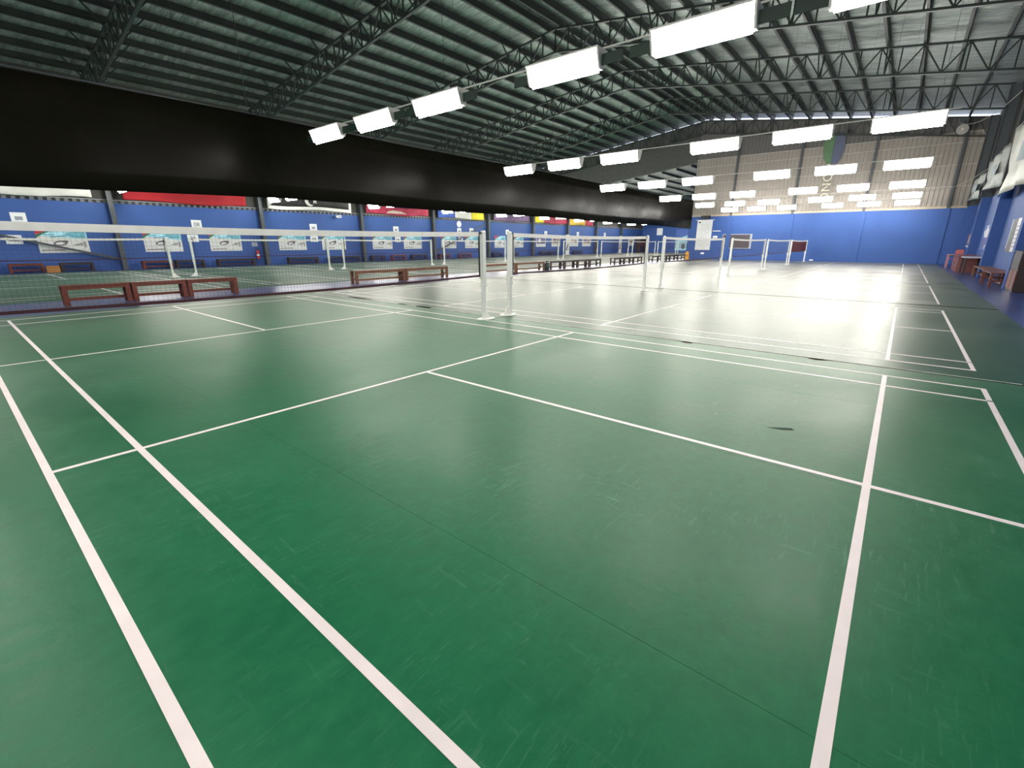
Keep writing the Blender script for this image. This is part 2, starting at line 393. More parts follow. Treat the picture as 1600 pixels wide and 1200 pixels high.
LY = [5.55, 3.585, 1.55, -1.285, -3.35, -5.36]
RN = ['overhead lamp row', 'nearest lamp row', 'second lamp row', 'third lamp row', 'fourth lamp row', 'fifth lamp row', 'last lamp row']
for i, x in enumerate(LX):
    for j, y in enumerate(LY):
        lamp(x, y, 3.90, roofz(y)-.002, f'bright fluorescent lamp, {ORD[j]} from the curtain, in the {RN[i]} over near courts', 'lamps over the near courts')
LX2 = [-3.9, 3.5, 10.9, 18.0, 25.2, 32.2, 39.2, 46.2, 53.2, 60.2]
LY2 = [24.5, 22.4, 20.4, 17.5, 15.4, 13.4]
for i, x in enumerate(LX2):
    for j, y in enumerate(LY2):
        zz = roofz(y)-.002 if x < XE else az(y)-.06
        lamp(x, y, 3.90, zz, f'bright lamp beyond the curtain, {ORD[j]} from poster wall, {ORD[i]} row from left', 'lamps beyond the dark curtain')
# pale conduit along every row
for i, x in enumerate(LX):
    tag(MB().cyl((x+.06, -6.2, 4.066), (x+.06, 6.3, 4.066), .014, 8).build('conduit_pipe', M_HOUSING),
        f'thin pale conduit running along the {RN[i]} over the near courts', 'pipe', 'conduits along the lamp rows')

# ---------------------------------------------------------------- posts and nets
def post_proto():
    T = thing('net_post', 'x', 'net post')      # +x side faces away from the court
    MB().box(-.03, .03, -.03, .03, .012, .62).build('lower_tube', M_WHITE, T)
    MB().box(-.038, .038, -.038, .038, .62, 1.53).build('upper_sleeve', M_WHITE, T)
    MB().box(-.045, .045, -.045, .045, .60, .64).build('collar', M_WHITE, T)
    MB().cyl((-.03, 0, 1.55), (.05, 0, 1.55), .028, 10).build('top_pulley', M_WHITE, T)
    pts = [(.20*math.cos(a*math.pi/8)*1.0+.06, .13*math.sin(a*math.pi/8)) for a in range(16)]
    MB().prism(pts, lambda a, c: (a, c, .004), lambda a, c: (a, c, .018)).build('base_plate', M_WHITE, T)
    MB().prism([(.03, .018), (.20, .018), (.03, .20)], lambda a, c: (a, -.006, c), lambda a, c: (a, .006, c)).build('gusset', M_WHITE, T)
    MB().cyl((0, .03, .75), (0, .075, .75), .018, 8).build('tension_knob', M_HOUSING, T)
    return T
PP = post_proto(); pf = [True]
def post(x, y, flip, label, group):
    o = PP if pf[0] else copy_tree(PP); pf[0] = False
    o.location = (x, y, 0); o.rotation_euler.z = math.pi if flip else 0; o['label'] = label; o['group'] = group
NW = 6.1
def zs(x): return 1.55-.028*(1-(2*x/NW-1)**2)
def net_meshes(pitch, th, m):
    b = MB(); n = int(NW/pitch)
    for k in range(n+1):
        x = k*NW/n; zt = zs(x); b.v += [(x-th/2, -th/2, zt-.76), (x+th/2, -th/2, zt-.76), (x+th/2, -th/2, zt-.04), (x-th/2, -th/2, zt-.04),
                                       (x-th/2, th/2, zt-.76), (x+th/2, th/2, zt-.76), (x+th/2, th/2, zt-.04), (x-th/2, th/2, zt-.04)]
        i = len(b.v)-8; b.f += [(i, i+1, i+2, i+3), (i+5, i+4, i+7, i+6), (i+1, i+5, i+6, i+2), (i+4, i, i+3, i+7)]
    for r in range(1, int(.72/pitch)+1):
        S = 16
        for k in range(S):
            xa, xb = k*NW/S, (k+1)*NW/S; za, zb = zs(xa)-.04-r*pitch, zs(xb)-.04-r*pitch
            vs = [(xa, -th/2, za-th/2), (xa, th/2, za-th/2), (xa, th/2, za+th/2), (xa, -th/2, za+th/2), (xb, -th/2, zb-th/2), (xb, th/2, zb-th/2), (xb, th/2, zb+th/2), (xb, -th/2, zb+th/2)]
            b.add(vs, [(0, 4, 5, 1), (1, 5, 6, 2), (2, 6, 7, 3), (3, 7, 4, 0)])
    return b.mesh('netting', m)
def strip_mesh(nm, ztop, h, t, m):
    b = MB(); S = 24
    for k in range(S+1):
        x = k*NW/S; z = zs(x)+ztop; b.v += [(x, -t/2, z-h), (x, t/2, z-h), (x, t/2, z), (x, -t/2, z)]
    for k in range(S):
        i = 4*k; b.f += [(i+j, i+4+j, i+4+(j+1) % 4, i+(j+1) % 4) for j in range(4)]
    b.f += [(0, 1, 2, 3), (4*S+3, 4*S+2, 4*S+1, 4*S)]
    return b.mesh(nm, m)
NET1 = net_meshes(.038, .0011, M_NET); NET2 = net_meshes(.032, .009, M_MAROON)
TAPE = strip_mesh('top_tape', 0, .072, .012, M_TAPE); BOT = strip_mesh('bottom_cord', -.735, .03, .02, mat('maroon_cord', (.055, .015, .022), .8, var=.1))
SIDE = MB().box(-.012, .012, -.006, .006, .79, 1.55).mesh('side_cord', M_BLACK)
CORD = MB().box(0, 1, -.012, .012, -.03, .0).mesh('tie_strap', M_BLACK)
def net(x0, x1, y, label, group, dense=False):
    T = thing('badminton_net', label, 'net', (x0, y, 0), 0, group)
    pad = .10; s = (x1-x0-2*pad)/NW
    for nm, me in (('netting', NET2 if dense else NET1), ('top_tape', TAPE), ('bottom_cord', BOT)):
        o = link(nm, me, T, (pad, 0, 0)); o.scale.x = s
        if nm == 'netting': o['kind'] = 'stuff'
    link('side_cord', SIDE, T, (pad, 0, 0)); link('side_cord', SIDE, T, (x1-x0-pad, 0, 0))
    for xx in (.04, x1-x0-pad): o = link('tie_strap', CORD, T, (xx, 0, 1.548)); o.scale.x = pad-.04
CN = ['nearest court', 'second near court', 'third near court', 'fourth near court', 'fifth near court', 'near court before the end wall']
for i, (xa, xb) in enumerate(C1):
    xa, xb = xa-(.35 if i == 0 else .05), xb+.05
    post(xa, 0, True, f'white net post on the camera side of the {CN[i]}', 'net posts of the near courts')
    post(xb, 0, False, f'white net post on the far side of the {CN[i]}', 'net posts of the near courts')
    net(xa, xb, 0, f'badminton net with white tape stretched across the {CN[i]}' + (', dense maroon' if i == 5 else ''), 'nets of the near courts', i == 5)
for i, (xa, xb) in enumerate(C2):
    xa, xb = xa-.05, xb+.05
    cn = f'{ORD[i]} court from the left beyond the curtain'
    if i: post(xa, 17.5, True, f'small white net post, left side of the {cn}', 'net posts beyond the curtain')
    post(xb, 17.5, False, f'small white net post, right side of the {cn}', 'net posts beyond the curtain')
    net(xa, xb, 17.5, f'badminton net across the {cn}', 'nets beyond the curtain')

# ---------------------------------------------------------------- benches
def bench(x0, x1, y, m, label, group, depth=.36, h=.45, rail=True, rz=0):
    L = x1-x0; T = thing('wooden_bench', label, 'bench', ((x0+x1)/2, y, 0), rz, group); a = L/2-.015; d = depth/2
    ws = depth/3
    for k in range(3): MB().box(-a, a, -d+k*ws+.004, -d+(k+1)*ws-.004, h-.03, h).build('seat_slat', m, T)
    for s in (-1, 1):
        for t in (-1, 1):
            MB().box(s*(a-.05)-.045, s*(a-.05)+.045, t*(d-.04)-.03, t*(d-.04)+.03, .006, h-.032).build('leg', m, T)
        MB().box(s*(a-.05)-.02, s*(a-.05)+.02, -d+.07, d-.07, .17, .22).build('end_stretcher', m, T)
    MB().box(-a+.09, a-.09, -d+.02, -d+.045, h-.10, h-.034).build('apron', m, T)
    MB().box(-a+.09, a-.09, -.02, .02, .10, .16).build('long_stretcher', m, T)
    return T
G = 'benches on the blue strip between the court rows'
mid = [([-1.55, -.29, .88, 2.12], M_BROWNWOOD, 'red-brown bench in the nearest trio on the blue strip'),
       ([5.84, 7.98, 10.15], M_TANWOOD, 'tan-brown bench in the pair left of the nearest net post'),
       ([12.3, 14.6, 16.95], M_TANWOOD, 'tan-brown bench in the pair behind the nearest posts'),
       ([17.5, 18.86, 20.22, 21.58, 22.95], M_DARKWOOD, 'dark bench in the long row right of nearest posts'),
       ([24.7, 26.1, 27.5, 28.9], M_DARKWOOD, 'dark bench in the group left of second post pair'),
       ([30.7, 32.4, 34.1, 35.8, 37.5], M_DARKWOOD, 'dark bench in the farthest row toward the yellow floor sign')]
for xs, m, lab in mid:
    for k, (a, c) in enumerate(zip(xs, xs[1:])):
        bench(a, c, 8.68, m, f'{lab}, {ORD[k]} from the left', G)
wallb = [(-1.1, .10, 0), (.64, 1.92, 1), (3.92, 5.32, 0), (5.44, 6.9, 1), (7.59, 9.73, 1), (11.86, 13.97, 1), (14.78, 17.3, 1), (18.3, 19.5, 1), (20.2, 21.6, 0), (22.25, 23.85, 1),
         (25.3, 26.55, 0), (27.75, 29.27, 0), (32.46, 33.84, 1), (35.2, 36.4, 1), (40.5, 41.9, 1), (42.4, 43.5, 1), (47.5, 49.4, 1)]
for k, (a, c, dk) in enumerate(wallb):
    bench(a, c, 25.95, M_DARKWOOD if dk else M_BROWNWOOD, f'low dark bench against the blue poster wall, {(ORD+["thirteenth","fourteenth","fifteenth","sixteenth","seventeenth"])[k]} from the left', 'benches along the poster wall', .4, .44)
# bin beside the long row of benches
bn = thing('waste_bin', 'small dark green waste bin at the end of the long dark bench row', 'bin', (17.2, 8.55, 0))
b = MB().cyl((0, 0, .004), (0, 0, .34), .12, 14, .155); b.build('bin_body', mat('bin_green', (.02, .05, .04), .5, var=.1), bn, True)
MB().cyl((0, 0, .342), (0, 0, .37), .165, 14).build('bin_rim', mat('bin_green', (0, 0, 0)), bn)

# ---------------------------------------------------------------- posters and signs on the left wall
M_SKY = mat('print_pale_blue', (.33, .58, .70), .6, var=.25, scale=3); M_RED = mat('print_red', (.48, .02, .05), .6, var=.1)
M_PGREEN = mat('print_green', (.03, .13, .07), .6, var=.1); M_PRINT = mat('print_white', (.62, .63, .64), .6, var=.10, scale=6)
M_PDARK = mat('print_dark', (.10, .09, .11), .6, var=.3, scale=8); M_TEAL = mat('print_teal', (.12, .33, .42), .6, var=.3, scale=6)
M_VIOLET = mat('print_violet', (.10, .07, .22), .6, var=.3, scale=3); M_SKIN = mat('print_tan', (.42, .30, .24), .6, var=.4, scale=5)
M_YELLOW = mat('print_yellow', (.72, .50, .03), .6, var=.1); M_PBLUE = mat('print_blue', (.05, .12, .42), .6, var=.2)
class Flat:
    """flat sheet on a wall: (u, w) in 0..1 to the wall plane, layers stacked toward the room"""
    def __init__(s, name, label, cat, org, du, dw, nrm, group=None):
        s.o = Vector(org); s.du = Vector(du); s.dw = Vector(dw); s.n = Vector(nrm)
        s.T = thing(name, label, cat, org, 0, group)
    def poly(s, pts, name, m, layer=0, t=.004):
        l0 = s.n*(layer*.0045+.001); l1 = s.n*(layer*.0045+.001+t)
        return MB().prism(pts, lambda a, c: tuple(s.du*a+s.dw*c+l0), lambda a, c: tuple(s.du*a+s.dw*c+l1)).build(name, m, s.T)
    def rect(s, a, b_, c, d, name, m, layer=0): return s.poly([(a, c), (b_, c), (b_, d), (a, d)], name, m, layer)
    def text(s, body, cx, cy, h, m, layer=1, rot=0):
        cu_ = bpy.data.curves.new('lettering', 'FONT'); cu_.body = body; cu_.size = h; cu_.align_x = 'CENTER'; cu_.align_y = 'CENTER'; cu_.extrude = .001
        tmp = bpy.data.objects.new('tmp', cu_); COL.objects.link(tmp)
        dg = bpy.context.evaluated_depsgraph_get(); me = bpy.data.meshes.new_from_object(tmp.evaluated_get(dg)); bpy.data.objects.remove(tmp)
        me.materials.clear(); me.materials.append(m)
        X = s.du.normalized(); Y = s.dw.normalized(); Z = s.n
        c_, s_ = math.cos(rot), math.sin(rot); X2 = X*c_+Y*s_; Y2 = -X*s_+Y*c_
        o = link('lettering', me, s.T)
        p = s.du*cx+s.dw*cy+s.n*(layer*.0045+.004)
        o.matrix_local = Matrix(((X2.x, Y2.x, Z.x, p.x), (X2.y, Y2.y, Z.y, p.y), (X2.z, Y2.z, Z.z, p.z), (0, 0, 0, 1)))
        return o
def ell(cx, cy, rx, ry, n=20, a0=0, a1=2*math.pi, rot=0):
    out = []
    for k in range(n):
        t = a0+(a1-a0)*k/(n if a1-a0 > 6.2 else n-1); x, y = rx*math.cos(t), ry*math.sin(t)
        out.append((cx+x*math.cos(rot)-y*math.sin(rot), cy+x*math.sin(rot)+y*math.cos(rot)))
    return out
YW = YL-.002
def sport_poster(x0, x1, z0, z1, label):
    p = Flat('wall_poster', label, 'poster', (x0, YW, z0), (x1-x0, 0, 0), (0, 0, z1-z0), (0, -1, 0), 'tournament posters on the blue wall')
    arc = [(0, .60), (.06, .68), (.16, .78), (.28, .87), (.42, .95), (.55, 1)]
    p.poly([(0, 0), (1, 0), (1, 1)]+arc[::-1], 'poster_sheet', M_PRINT)
    p.poly([(0, .74), (.06, .78), (.16, .85), (.28, .92), (.40, 1), (0, 1)], 'red_corner', M_RED, 0)
    p.poly([(0, .60), (.06, .68), (.16, .78), (.28, .87), (.42, .95), (.55, 1), (.41, 1), (.28, .925), (.16, .855), (.06, .785), (0, .735)], 'green_arc', M_PGREEN, 0)
    p.poly([(.08, .70), (.30, .66), (.62, .60), (1, .52), (1, 1), (.555, 1), (.42, .95), (.28, .87), (.16, .78)], 'blue_print', M_SKY, 1)
    p.poly([(.55, .78), (.72, .62), (.95, .60), (.97, .88), (.80, .92)], 'figure_print', M_TEAL, 2)
    p.rect(.14, .36, .72, .76, 'title_bar', M_TEAL, 2); p.poly([(.27, .62), (.62, .70), (.62, .74), (.27, .66)], 'title_bar', M_TEAL, 3)
    p.poly(ell(.44, .40, .15, .10, rot=.35), 'swirl_print', M_PDARK, 2); p.poly(ell(.43, .39, .10, .055, rot=.35), 'swirl_print', M_PRINT, 3)
    p.poly(ell(.53, .48, .07, .07, 14), 'swirl_print', M_PDARK, 4)
    p.poly([(.66, .30), (.80, .40), (.88, .42), (.88, .30)], 'racket_print', mat('print_grey', (.27, .25, .26), .6, var=.2), 2)
    p.rect(.90, .95, .22, .46, 'figure_print', mat('print_grey', (0, 0, 0)), 3)
    p.poly([(.04, .12), (.50, .15), (.50, .09), (.04, .075)], 'caption_bar', mat('print_grey', (0, 0, 0)), 2)
pl = [(.15, 2.0), (4.3, 6.08), (7.5, 9.26), (11.57, 13.45), (14.62, 16.48), (18.8, 20.66), (21.81, 23.7), (25.97, 27.79), (28.95, 30.87), (33.13, 34.82), (36.08, 37.83)]
for k, (a, c) in enumerate(pl):
    sport_poster(a, c, .90, 2.05, f'blue, white and red sports poster on the far blue wall, {ORD[k]} from the left')
for k, (a, c, m1, m2) in enumerate([(40.16, 42.0, M_PRINT, M_VIOLET), (43.2, 45.0, M_VIOLET, M_SKIN), (47.04, 49.1, M_SKIN, M_PRINT), (50.06, 52.2, M_VIOLET, M_SKIN), (63.2, 65.2, M_SKIN, M_PRINT)]):
    p = Flat('wall_poster', f'framed photo poster far along the blue wall, {ORD[k]} past the sports posters', 'poster', (a, YW, .95), (c-a, 0, 0), (0, 0, 1.1), (0, -1, 0), 'photo posters far along the blue wall')
    p.rect(0, 1, 0, 1, 'poster_sheet', M_PRINT); p.rect(.06, .94, .3, .92, 'photo_print', m2, 1); p.poly(ell(.35, .6, .16, .2), 'figure_print', m1, 2); p.poly(ell(.68, .55, .14, .18), 'figure_print', M_PDARK, 3)
sg = [(-.24, 2.46), (6.99, 2.38), (14.11, 2.37), (21.11, 2.38), (28.23, 2.41), (29.84, 2.44), (35.14, 2.41), (41.99, 2.39), (48.92, 2.41), (55.89, 2.42)]
for k, (x, z) in enumerate(sg):
    p = Flat('court_sign', f'small white number sheet high on the blue wall, {ORD[k]} from the left', 'sign', (x-.26, YW, z-.2), (.52, 0, 0), (0, 0, .46), (0, -1, 0), 'upper number sheets on the blue wall')
    p.rect(0, 1, 0, 1, 'sign_sheet', M_PAPER)
    if k == 1: p.text('08', .5, .45, .30, M_INK)
    else: p.rect(.25, .75, .28, .62, 'number_print', mat('number_grey', (.25, .27, .32), .7, var=.3, scale=12), 1)
for k, (x, z) in enumerate([(-.62, 1.52), (6.66, 1.63), (14.06, 1.65), (21.23, 1.64), (28.36, 1.68)]):
    p = Flat('court_sign', f'small white sheet at net height on the blue wall, {ORD[k]} from the left', 'sign', (x-.26, YW, z-.2), (.55, 0, 0), (0, 0, .40), (0, -1, 0), 'lower sheets on the blue wall')
    p.rect(0, 1, 0, 1, 'sign_sheet', M_PAPER)
    if k == 1: p.text('08', .5, .5, .26, M_INK)
    else: p.rect(.2, .8, .3, .65, 'number_print', mat('number_grey', (0, 0, 0)), 1)
ck = thing('wall_clock', 'round white wall clock above the number sheets on the blue wall', 'clock', (28.2, YW, 3.02))
MB().cyl((0, 0, 0), (0, -.05, 0), .27, 24).build('clock_case', M_PAPER, ck); MB().cyl((0, -.0505, 0), (0, -.056, 0), .24, 24).build('dial', mat('dial_white', (.85, .87, .9), .5, var=.03), ck)
MB().box(-.008, .008, -.062, -.057, 0, .17).build('minute_hand', M_INK, ck); MB().box(0, .12, -.062, -.057, -.01, .01).build('hour_hand', M_INK, ck)
# fire extinguishers
for k, (x, lab) in enumerate(((10.1, 'red fire extinguisher by the column between second and third poster pairs'), (32.2, 'red fire extinguisher by a column behind the nearest net post'))):
    e = thing('fire_extinguisher', lab, 'extinguisher', (x, YL-.14, .42), 0, 'fire extinguishers on the blue wall'); RM = mat('extinguisher_red', (.45, .015, .02), .35, var=.1)
    MB().cyl((0, 0, 0), (0, 0, .42), .085, 14).cyl((0, 0, .42), (0, 0, .50), .085, 14, .03).build('cylinder_body', RM, e)
    MB().cyl((0, 0, .50), (0, 0, .56), .03, 10).box(-.02, .12, -.015, .015, .55, .575).build('valve', M_BLACK, e)
    MB().tube([(.05, -.02, .52), (.12, -.03, .45), (.12, -.03, .2), (.1, -.04, .08)], .012).build('hose', M_BLACK, e)
    MB().cyl((0, 0, .12), (0, 0, .26), .0865, 14).build('label_band', M_PAPER, e)
p = Flat('notice_plate', 'small grey notice plate above the left fire extinguisher', 'sign', (9.86, YW, 1.15), (.36, 0, 0), (0, 0, .26), (0, -1, 0)); p.rect(0, 1, 0, 1, 'plate', mat('plate_grey', (.3, .34, .4), .5, var=.1))
bx_ = thing('cardboard_box', 'small orange-brown cardboard box beside the wall bench at far left', 'box', (.36, 25.72, 0)); CBX = mat('cardboard', (.33, .15, .035), .8, var=.15)
MB().box(-.23, .23, -.17, .17, .004, .30).build('box_body', CBX, bx_); MB().box(-.23, -.005, -.17, .17, .302, .31).build('flap', CBX, bx_); MB().box(.005, .23, -.17, .17, .302, .31).build('flap', CBX, bx_)
cm = thing('security_camera', 'small white camera box at the top of the blue wall', 'camera', (16.0, YL-.1, 3.18))
MB().box(-.14, .14, -.25, .02, -.08, .08).build('camera_body', M_PAPER, cm); MB().cyl((0, -.251, 0), (0, -.27, 0), .05, 12).build('lens', M_BLACK, cm); MB().box(-.03, .03, .02, .098, -.03, .03).build('bracket', M_PAPER, cm)
# standing banners far along the wall
for k, x in enumerate((45.4, 59.1)):
    e = thing('standing_banner', f'tall narrow white roll-up banner by the blue wall, {["left", "right"][k]} of the two', 'banner', (x, 25.5, 0), 0, 'roll-up banners')
    MB().box(-.42, .42, -.12, .12, .004, .07).build('base', M_HOUSING, e); MB().box(-.40, .40, -.006, .006, .07, 2.3).build('sheet', M_PRINT, e)
    MB().box(-.012, .012, .02, .04, .07, 2.3).build('pole', M_HOUSING, e); MB().prism([(-.3, .5), (-.1, .5), (.2, 1.2), (.1, 1.3), (-.2, .9)], lambda a, c: (a, -.0105, c), lambda a, c: (a, -.0065, c)).build('figure_print', M_PDARK, e)
# brown shelf on the far wall
e = thing('wall_rack', 'dark red-brown rack on the far end of the blue wall', 'rack', (66.5, 25.6, 0))
MB().box(-1.2, 1.2, -.3, .3, 1.9, 2.0).build('shelf', M_BROWNWOOD, e); MB().box(-1.2, 1.2, -.3, .3, .9, 1.0).build('shelf', M_BROWNWOOD, e)
for s in (-1, 1): MB().box(s*1.15-.05, s*1.15+.05, -.3, .3, .004, 2.4).build('side_panel', M_DARKWOOD, e)
MB().box(-1.1, 1.1, .2, .28, 1.0, 2.4).build('back_panel', M_BROWNWOOD, e)

# flags above the blue wall
def flag(name_lab, bands, x0, x1, z0, z1, seed):
    T = thing('wall_flag', name_lab, 'flag', (x0, YL-.10, z0), 0, 'flags above the blue wall'); rnd = random.Random(seed)
    ph = [rnd.uniform(0, 6) for _ in range(4)]; W = x1-x0; H = z1-z0
    def yy(u, w_): return -.05+.05*math.sin(u*9+ph[0]+w_*2)+.03*math.sin(u*23+ph[1])+.015*math.sin(w_*8+ph[2])
    for (a, b_, c, d, m, nm) in bands:
        q = MB(); nu = max(2, int(40*(b_-a))); nw = 6
        for i in range(nu+1):
            for j in range(nw+1):
                u = a+(b_-a)*i/nu; w_ = c+(d-c)*j/nw; q.v.append((u*W, yy(u, w_), w_*H+.05*math.sin(u*7+ph[3])*(1-w_)))
        for i in range(nu):
            for j in range(nw): k = i*(nw+1)+j; q.f.append((k, k+nw+1, k+nw+2, k+1))
        o = q.build(nm, m, T, True); o.modifiers.new('thick', 'SOLIDIFY').thickness = .004
    return T, yy, W, H
FW = mat('flag_white', (.70, .69, .66), .8, var=.08, scale=2); FR = mat('flag_red', (.33, .008, .015), .8, var=.1, scale=2)
FK = mat('flag_black', (.020, .018, .020), .7, var=.2, scale=2); FP = mat('flag_purple', (.065, .030, .12), .8, var=.2, scale=2)
FB = mat('flag_blue', (.055, .11, .42), .8, var=.15, scale=2); FY = mat('flag_yellow', (.72, .60, .03), .8, var=.1, scale=2); FM = mat('flag_mauve', (.16, .10, .20), .8, var=.3, scale=2)
FPk = mat('flag_crimson', (.36, .03, .07), .8, var=.2, scale=2)
flag('white flag hanging above the blue wall at far left', [(0, 1, 0, 1, FW, 'flag_field')], -2.0, 2.55, 3.52, 5.2, 1)
flag('red and white flag above the blue wall, left of the framed black flag', [(0, 1, 0, .38, FR, 'flag_band'), (0, .55, .38, .6, FR, 'flag_band'), (.55, 1, .38, 1, FW, 'flag_band'), (0, .55, .6, 1, FW, 'flag_band')], 3.8, 9.85, 3.5, 5.2, 2)
T, yy, W, H = flag('black flag with white border, crescent and star', [(.035, .965, .12, 1, FK, 'flag_field'), (0, 1, 0, .12, FW, 'flag_border'), (0, .035, .12, 1, FW, 'flag_border'), (.965, 1, .12, 1, FW, 'flag_border')], 11.15, 17.1, 3.5, 5.2, 3)
cres = ell(.47*W, .36*H, .36, .36, 16, math.pi*.55, math.pi*1.6)+ell(.495*W, .38*H, .28, .30, 16, math.pi*1.6, math.pi*.55)
MB().prism(cres, lambda a, c: (a, -.165, c), lambda a, c: (a, -.16, c)).build('crescent', FW, T)
MB().prism([(.53*W+(.22 if k % 2 == 0 else .09)*math.sin(k*math.pi/5), .36*H+(.22 if k % 2 == 0 else .09)*math.cos(k*math.pi/5)) for k in range(10)], lambda a, c: (a, -.165, c), lambda a, c: (a, -.16, c)).build('star', FW, T)
T, yy, W, H = flag('purple and red flag with pale emblem above the blue wall', [(0, 1, 0, .36, FPk, 'flag_band'), (0, 1, .36, 1, FP, 'flag_band')], 18.4, 24.4, 3.5, 5.1, 4)
MB().prism([(.28*W, .06*H), (.62*W, .06*H), (.52*W, .17*H), (.40*W, .20*H), (.32*W, .16*H)], lambda a, c: (a, -.165, c), lambda a, c: (a, -.16, c)).build('emblem', mat('emblem_pale', (.5, .42, .36), .7, var=.2, scale=8), T)
flag('blue, white and yellow flag above the wall clock', [(0, .36, 0, 1, FB, 'flag_band'), (.36, .70, 0, 1, FW, 'flag_band'), (.70, 1, 0, 1, FY, 'flag_band')], 25.5, 31.5, 3.5, 5.1, 5)
flag('mauve flag with yellow upper edge above the blue wall', [(0, 1, 0, .45, FM, 'flag_band'), (0, 1, .45, 1, FY, 'flag_band')], 32.8, 38.8, 3.5, 5.1, 6)
flag('yellow and crimson flag above the blue wall', [(0, .24, 0, 1, FY, 'flag_band'), (.24, 1, 0, .45, FPk, 'flag_band'), (.24, 1, .45, 1, FY, 'flag_band')], 39.8, 46.1, 3.5, 5.1, 7)
flag('orange-yellow flag, rightmost above the blue wall', [(0, .7, 0, 1, mat('flag_gold', (.70, .42, .05), .8, var=.15), 'flag_band'), (.7, 1, 0, 1, FPk, 'flag_band')], 46.6, 52.2, 3.5, 5.1, 8)

# ---------------------------------------------------------------- things on the end wall (right of it is -y)
XW = XE-.002
def endflat(name, label, cat, y0, y1, z0, z1, group=None): return Flat(name, label, cat, (XW, y0, z0), (0, y1-y0, 0), (0, 0, z1-z0), (-1, 0, 0), group)
e = thing('hanging_chart', 'tall white printed chart hanging on the blue end wall', 'chart', (XW-.03, 8.05, .8))
MB().box(-.006, 0, -.64, .64, 0, 2.45).build('chart_sheet', M_PRINT, e); MB().cyl((-.01, -.80, 2.47), (-.01, .80, 2.47), .025, 8).build('top_rod', M_HOUSING, e); MB().cyl((-.01, -.64, -.01), (-.01, .64, -.01), .02, 8).build('bottom_rod', M_HOUSING, e)
for k in range(14): MB().box(-.009, -.0065, -.5, .5-.12*(k % 3), 2.1-k*.14, 2.13-k*.14).build('text_line', mat('faint_print', (.45, .45, .45), .7, var=.1), e)
MB().box(-.009, -.0065, .35, .55, 2.22, 2.33).build('corner_mark', M_PDARK, e)
e = thing('wall_speaker', 'dark box speaker above the white chart on the end wall', 'speaker', (XW-.14, 8.0, 3.36)); MB().box(-.14, .14, -.35, .35, 0, .26).build('speaker_case', M_BLACK, e); MB().cyl((-.142, .15, .13), (-.15, .15, .13), .09, 14).cyl((-.142, -.15, .13), (-.15, -.15, .13), .09, 14).build('speaker_cone', M_STEELGREY, e)
e = thing('wall_bracket', 'thin white bracket arm right of the white chart on the end wall', 'bracket', (XW, 7.0, 2.35)); MB().box(-.06, 0, -.32, .32, -.03, .03).build('arm', M_PAPER, e)
p = endflat('notice_sheet', 'small white sheet between the white chart and the dark board', 'sign', 7.25, 6.9, 1.62, 1.95); p.rect(0, 1, 0, 1, 'sheet', M_PAPER); p.rect(.2, .8, .35, .6, 'print', mat('number_grey', (0, 0, 0)), 1)
e = thing('notice_board', 'dark grey notice board with pale frame on the end wall', 'board', (XW-.02, 5.28, .93)); MB().box(-.02, .01, -1.0, 1.12, .03, 1.10).build('board_panel', mat('board_dark', (.055, .045, .055), .6, var=.15, scale=2), e)
FRM = mat('board_frame', (.32, .35, .42), .5, var=.05)
MB().box(-.035, .012, -1.16, 1.16, 1.10, 1.15).build('frame_rail', FRM, e); MB().box(-.035, .012, -1.16, 1.16, -.02, .03).build('frame_rail', FRM, e); MB().box(-.035, .012, -1.16, -1.0, .031, 1.099).build('frame_stile', FRM, e); MB().box(-.035, .012, 1.12, 1.16, .031, 1.099).build('frame_stile', FRM, e)
p = endflat('low_plate', 'small white plate low on the end wall under the white chart', 'sign', 8.15, 7.85, .42, .56); p.rect(0, 1, 0, 1, 'plate', M_PAPER)
p = endflat('low_plate', 'tiny white plate near the floor on the end wall right of the nets', 'sign', -.2, -.45, .06, .14); p.rect(0, 1, 0, 1, 'plate', M_PAPER)
# yellow floor sign at the corner
e = thing('floor_sign', 'yellow folding floor sign at the corner of the end wall', 'floor sign', (39.3, 9.0, 0)); YM_ = mat('sign_yellow', (.75, .38, .03), .5, var=.08)
for s in (-1, 1):
    MB().prism([(-.16, 0.004), (.16, 0.004), (.12, .62), (-.12, .62)], lambda a, c: (s*(.18-.16*c/.62), a, c), lambda a, c: (s*(.195-.16*c/.62), a, c)).build('sign_leaf', YM_, e)
    MB().prism([(-.07, .25), (.07, .25), (.0, .45)], lambda a, c: (s*(.1955-.16*c/.62), a, c), lambda a, c: (s*(.199-.16*c/.62), a, c)).build('print', M_INK, e)
MB().box(-.03, .03, -.06, .06, .62, .66).build('handle', YM_, e)
# painted emblem and lettering on the cladding
e = Flat('painted_emblem', 'green and blue painted emblem with pale sideways letters on the beige cladding', 'emblem', (XE-.085, .35, 4.4), (0, -1.9, 0), (0, 0, 4.5), (-1, 0, 0))
e.poly([(.10, 1.0), (.42, 1.0), (.42, .56), (.30, .56), (.16, .64), (.08, .78)], 'green_half', mat('emblem_green', (.09, .18, .09), .6, var=.1))
e.poly([(.43, 1.0), (.72, 1.0), (.78, .80), (.72, .63), (.62, .55), (.43, .55)], 'blue_half', mat('emblem_blue', (.09, .105, .18), .6, var=.1))
PALE = mat('pale_lettering', (.66, .64, .52), .6, var=.05)
e.poly(ell(.36, .52, .10, .035), 'ring', PALE); e.poly([(.48, .49), (.52, .53), (.56, .49), (.54, .49), (.52, .51), (.50, .49)], 'chevron', PALE)
for k, ch in enumerate('ONO'): e.text(ch, .42, .36-k*.155, .8, PALE, 0, math.pi/2)
